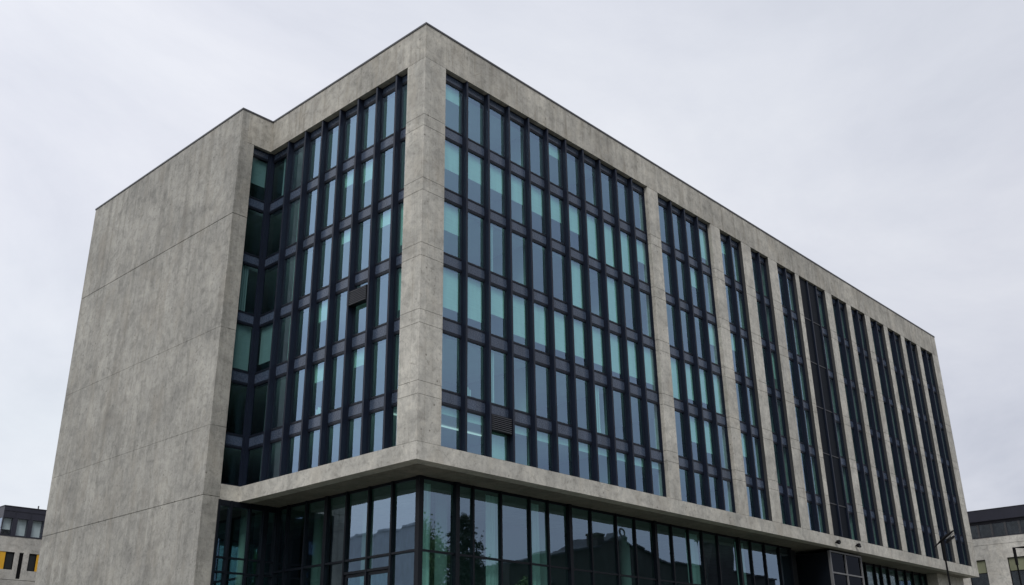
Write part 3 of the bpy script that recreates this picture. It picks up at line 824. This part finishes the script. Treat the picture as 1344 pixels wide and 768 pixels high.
def broadleaf(x, y, h, rad, lab, seed, mat='leaves', n=2600):
    rg = random.Random(seed); z0 = terrain(x, y)
    t = empty('leafy_tree', (x, y, z0), lab, 'tree')
    m = MB(); m.cyl((x, y, z0), (x, y, z0+h*.5), .22, .13, 10)
    cl = []
    for i in range(16):
        a = rg.uniform(0, 2*PI); rr_ = rad*math.sqrt(rg.random())*.9; zz = z0+h*rg.uniform(.42, .95)
        k = 1-abs((zz-z0)/h-.62)*1.3
        c = Vector((x+rr_*k*math.cos(a), y+rr_*k*math.sin(a), zz)); cl.append((c, rad*rg.uniform(.22, .42)))
        m.cyl((x, y, z0+h*rg.uniform(.3, .5)), c, .07, .015, 6)
    cr_ = MB()
    for i in range(n):
        c, s_ = rg.choice(cl); p = c + Vector((rg.gauss(0, s_*.55), rg.gauss(0, s_*.55), rg.gauss(0, s_*.45)))
        d = Vector((rg.gauss(0, 1), rg.gauss(0, 1), rg.gauss(0, .7))).normalized()*rg.uniform(.14, .32)
        w = d.cross(Vector((rg.gauss(0, 1), rg.gauss(0, 1), rg.gauss(0, 1)))).normalized()*rg.uniform(.06, .13)
        cr_.quad(p-d*.5, p+w, p+d*.5, p-w)
    m.build('trunk', 'bark', t); cr_.build('crown', mat, t)
conifer(36.8, -29.0, 18.4, 'tall dark conifer across the pavement, mirrored in the lobby corner glass', 3)
broadleaf(31.2, -29.2, 17.4, 3.4, 'tall light green leafy tree beside the conifer, mirrored at the lobby corner', 4, n=15000)
broadleaf(43.5, -29.0, 13.6, 2.6, 'smaller light green leafy tree right of the conifer in the lobby mirror image', 9, n=6000)

# ================================================================== SKY AND LIGHT
wd = bpy.data.worlds.new('World'); S.world = wd; wd.use_nodes = True
nt = wd.node_tree
for n_ in list(nt.nodes): nt.nodes.remove(n_)
n = N(nt); out = n.node('ShaderNodeOutputWorld')
SUN_EL, SUN_AZ = R(48), math.atan2(-.62, -.78)
sky = n.node('ShaderNodeTexSky', sky_type='NISHITA', sun_disc=False, sun_elevation=SUN_EL, sun_rotation=PI/2-SUN_AZ, air_density=1., dust_density=4., ozone_density=1.)
tc = n.node('ShaderNodeTexCoord'); sx = n.node('ShaderNodeSeparateXYZ', ins={0: tc.outputs['Generated']})
zz = n.math('ADD', n.math('MAXIMUM', sx.outputs[2], 0.), .22)
pv = n.node('ShaderNodeCombineXYZ', ins={0: n.math('DIVIDE', sx.outputs[0], zz), 1: n.math('DIVIDE', sx.outputs[1], zz), 2: 0.})
c1 = n.noise(pv.outputs[0], 1.0, 9, .60, .45)
c2 = n.noise(n.node('ShaderNodeMapping', ins={'Vector': pv.outputs[0], 'Location': (5, 2, 0)}).outputs[0], .38, 3, .5, .3)
cl = n.ramp(c1, [(.30, (5.7, 5.95, 6.8)), (.46, (6.95, 7.15, 7.9)), (.58, (7.8, 7.95, 8.55)), (.70, (9.0, 9.05, 9.4))])
cl = n.mix(n.ramp(c2, [(.48, 0.), (.68, .5)]), cl, (7.35, 7.95, 8.3))
# brighter cloud towards the left (west), heavier cloud towards the right rear
dt = n.node('ShaderNodeVectorMath', operation='DOT_PRODUCT', ins={0: tc.outputs['Generated'], 1: (-.62, .55, .35)}).outputs['Value']
cl = n.mix(1., cl, n.ramp(n.math('ADD', n.math('MULTIPLY', dt, .5), .5), [(.10, (.66, .67, .70)), (.45, (.97, .97, .97)), (.74, (1.05, 1.05, 1.05)), (.97, (1.40, 1.40, 1.38))]), 'MULTIPLY')
col = n.mix(.93, sky.outputs[0], cl)
bg = n.node('ShaderNodeBackground', ins={0: col, 1: .1}); nt.links.new(bg.outputs[0], out.inputs[0])
sd = bpy.data.lights.new('sun', 'SUN'); sd.energy = 1.6; sd.angle = R(24); sd.color = (1., .98, .95)
so_ = bpy.data.objects.new('sun', sd); COL.objects.link(so_); so_.location = (-40, -40, 60)
dv = Vector((math.cos(SUN_EL)*math.cos(SUN_AZ), math.cos(SUN_EL)*math.sin(SUN_AZ), math.sin(SUN_EL)))
so_.rotation_euler = dv.to_track_quat('Z', 'Y').to_euler()

S.render.engine = 'CYCLES'
S.cycles.max_bounces = 8; S.cycles.transparent_max_bounces = 12; S.cycles.glossy_bounces = 5; S.cycles.diffuse_bounces = 4
S.cycles.caustics_reflective = False; S.cycles.caustics_refractive = False
S.render.resolution_x, S.render.resolution_y = 1024, 585
vs = S.view_settings; vs.view_transform = 'Standard'; vs.look = 'None'; vs.exposure = .15; vs.gamma = 1.; vs.use_curve_mapping = False
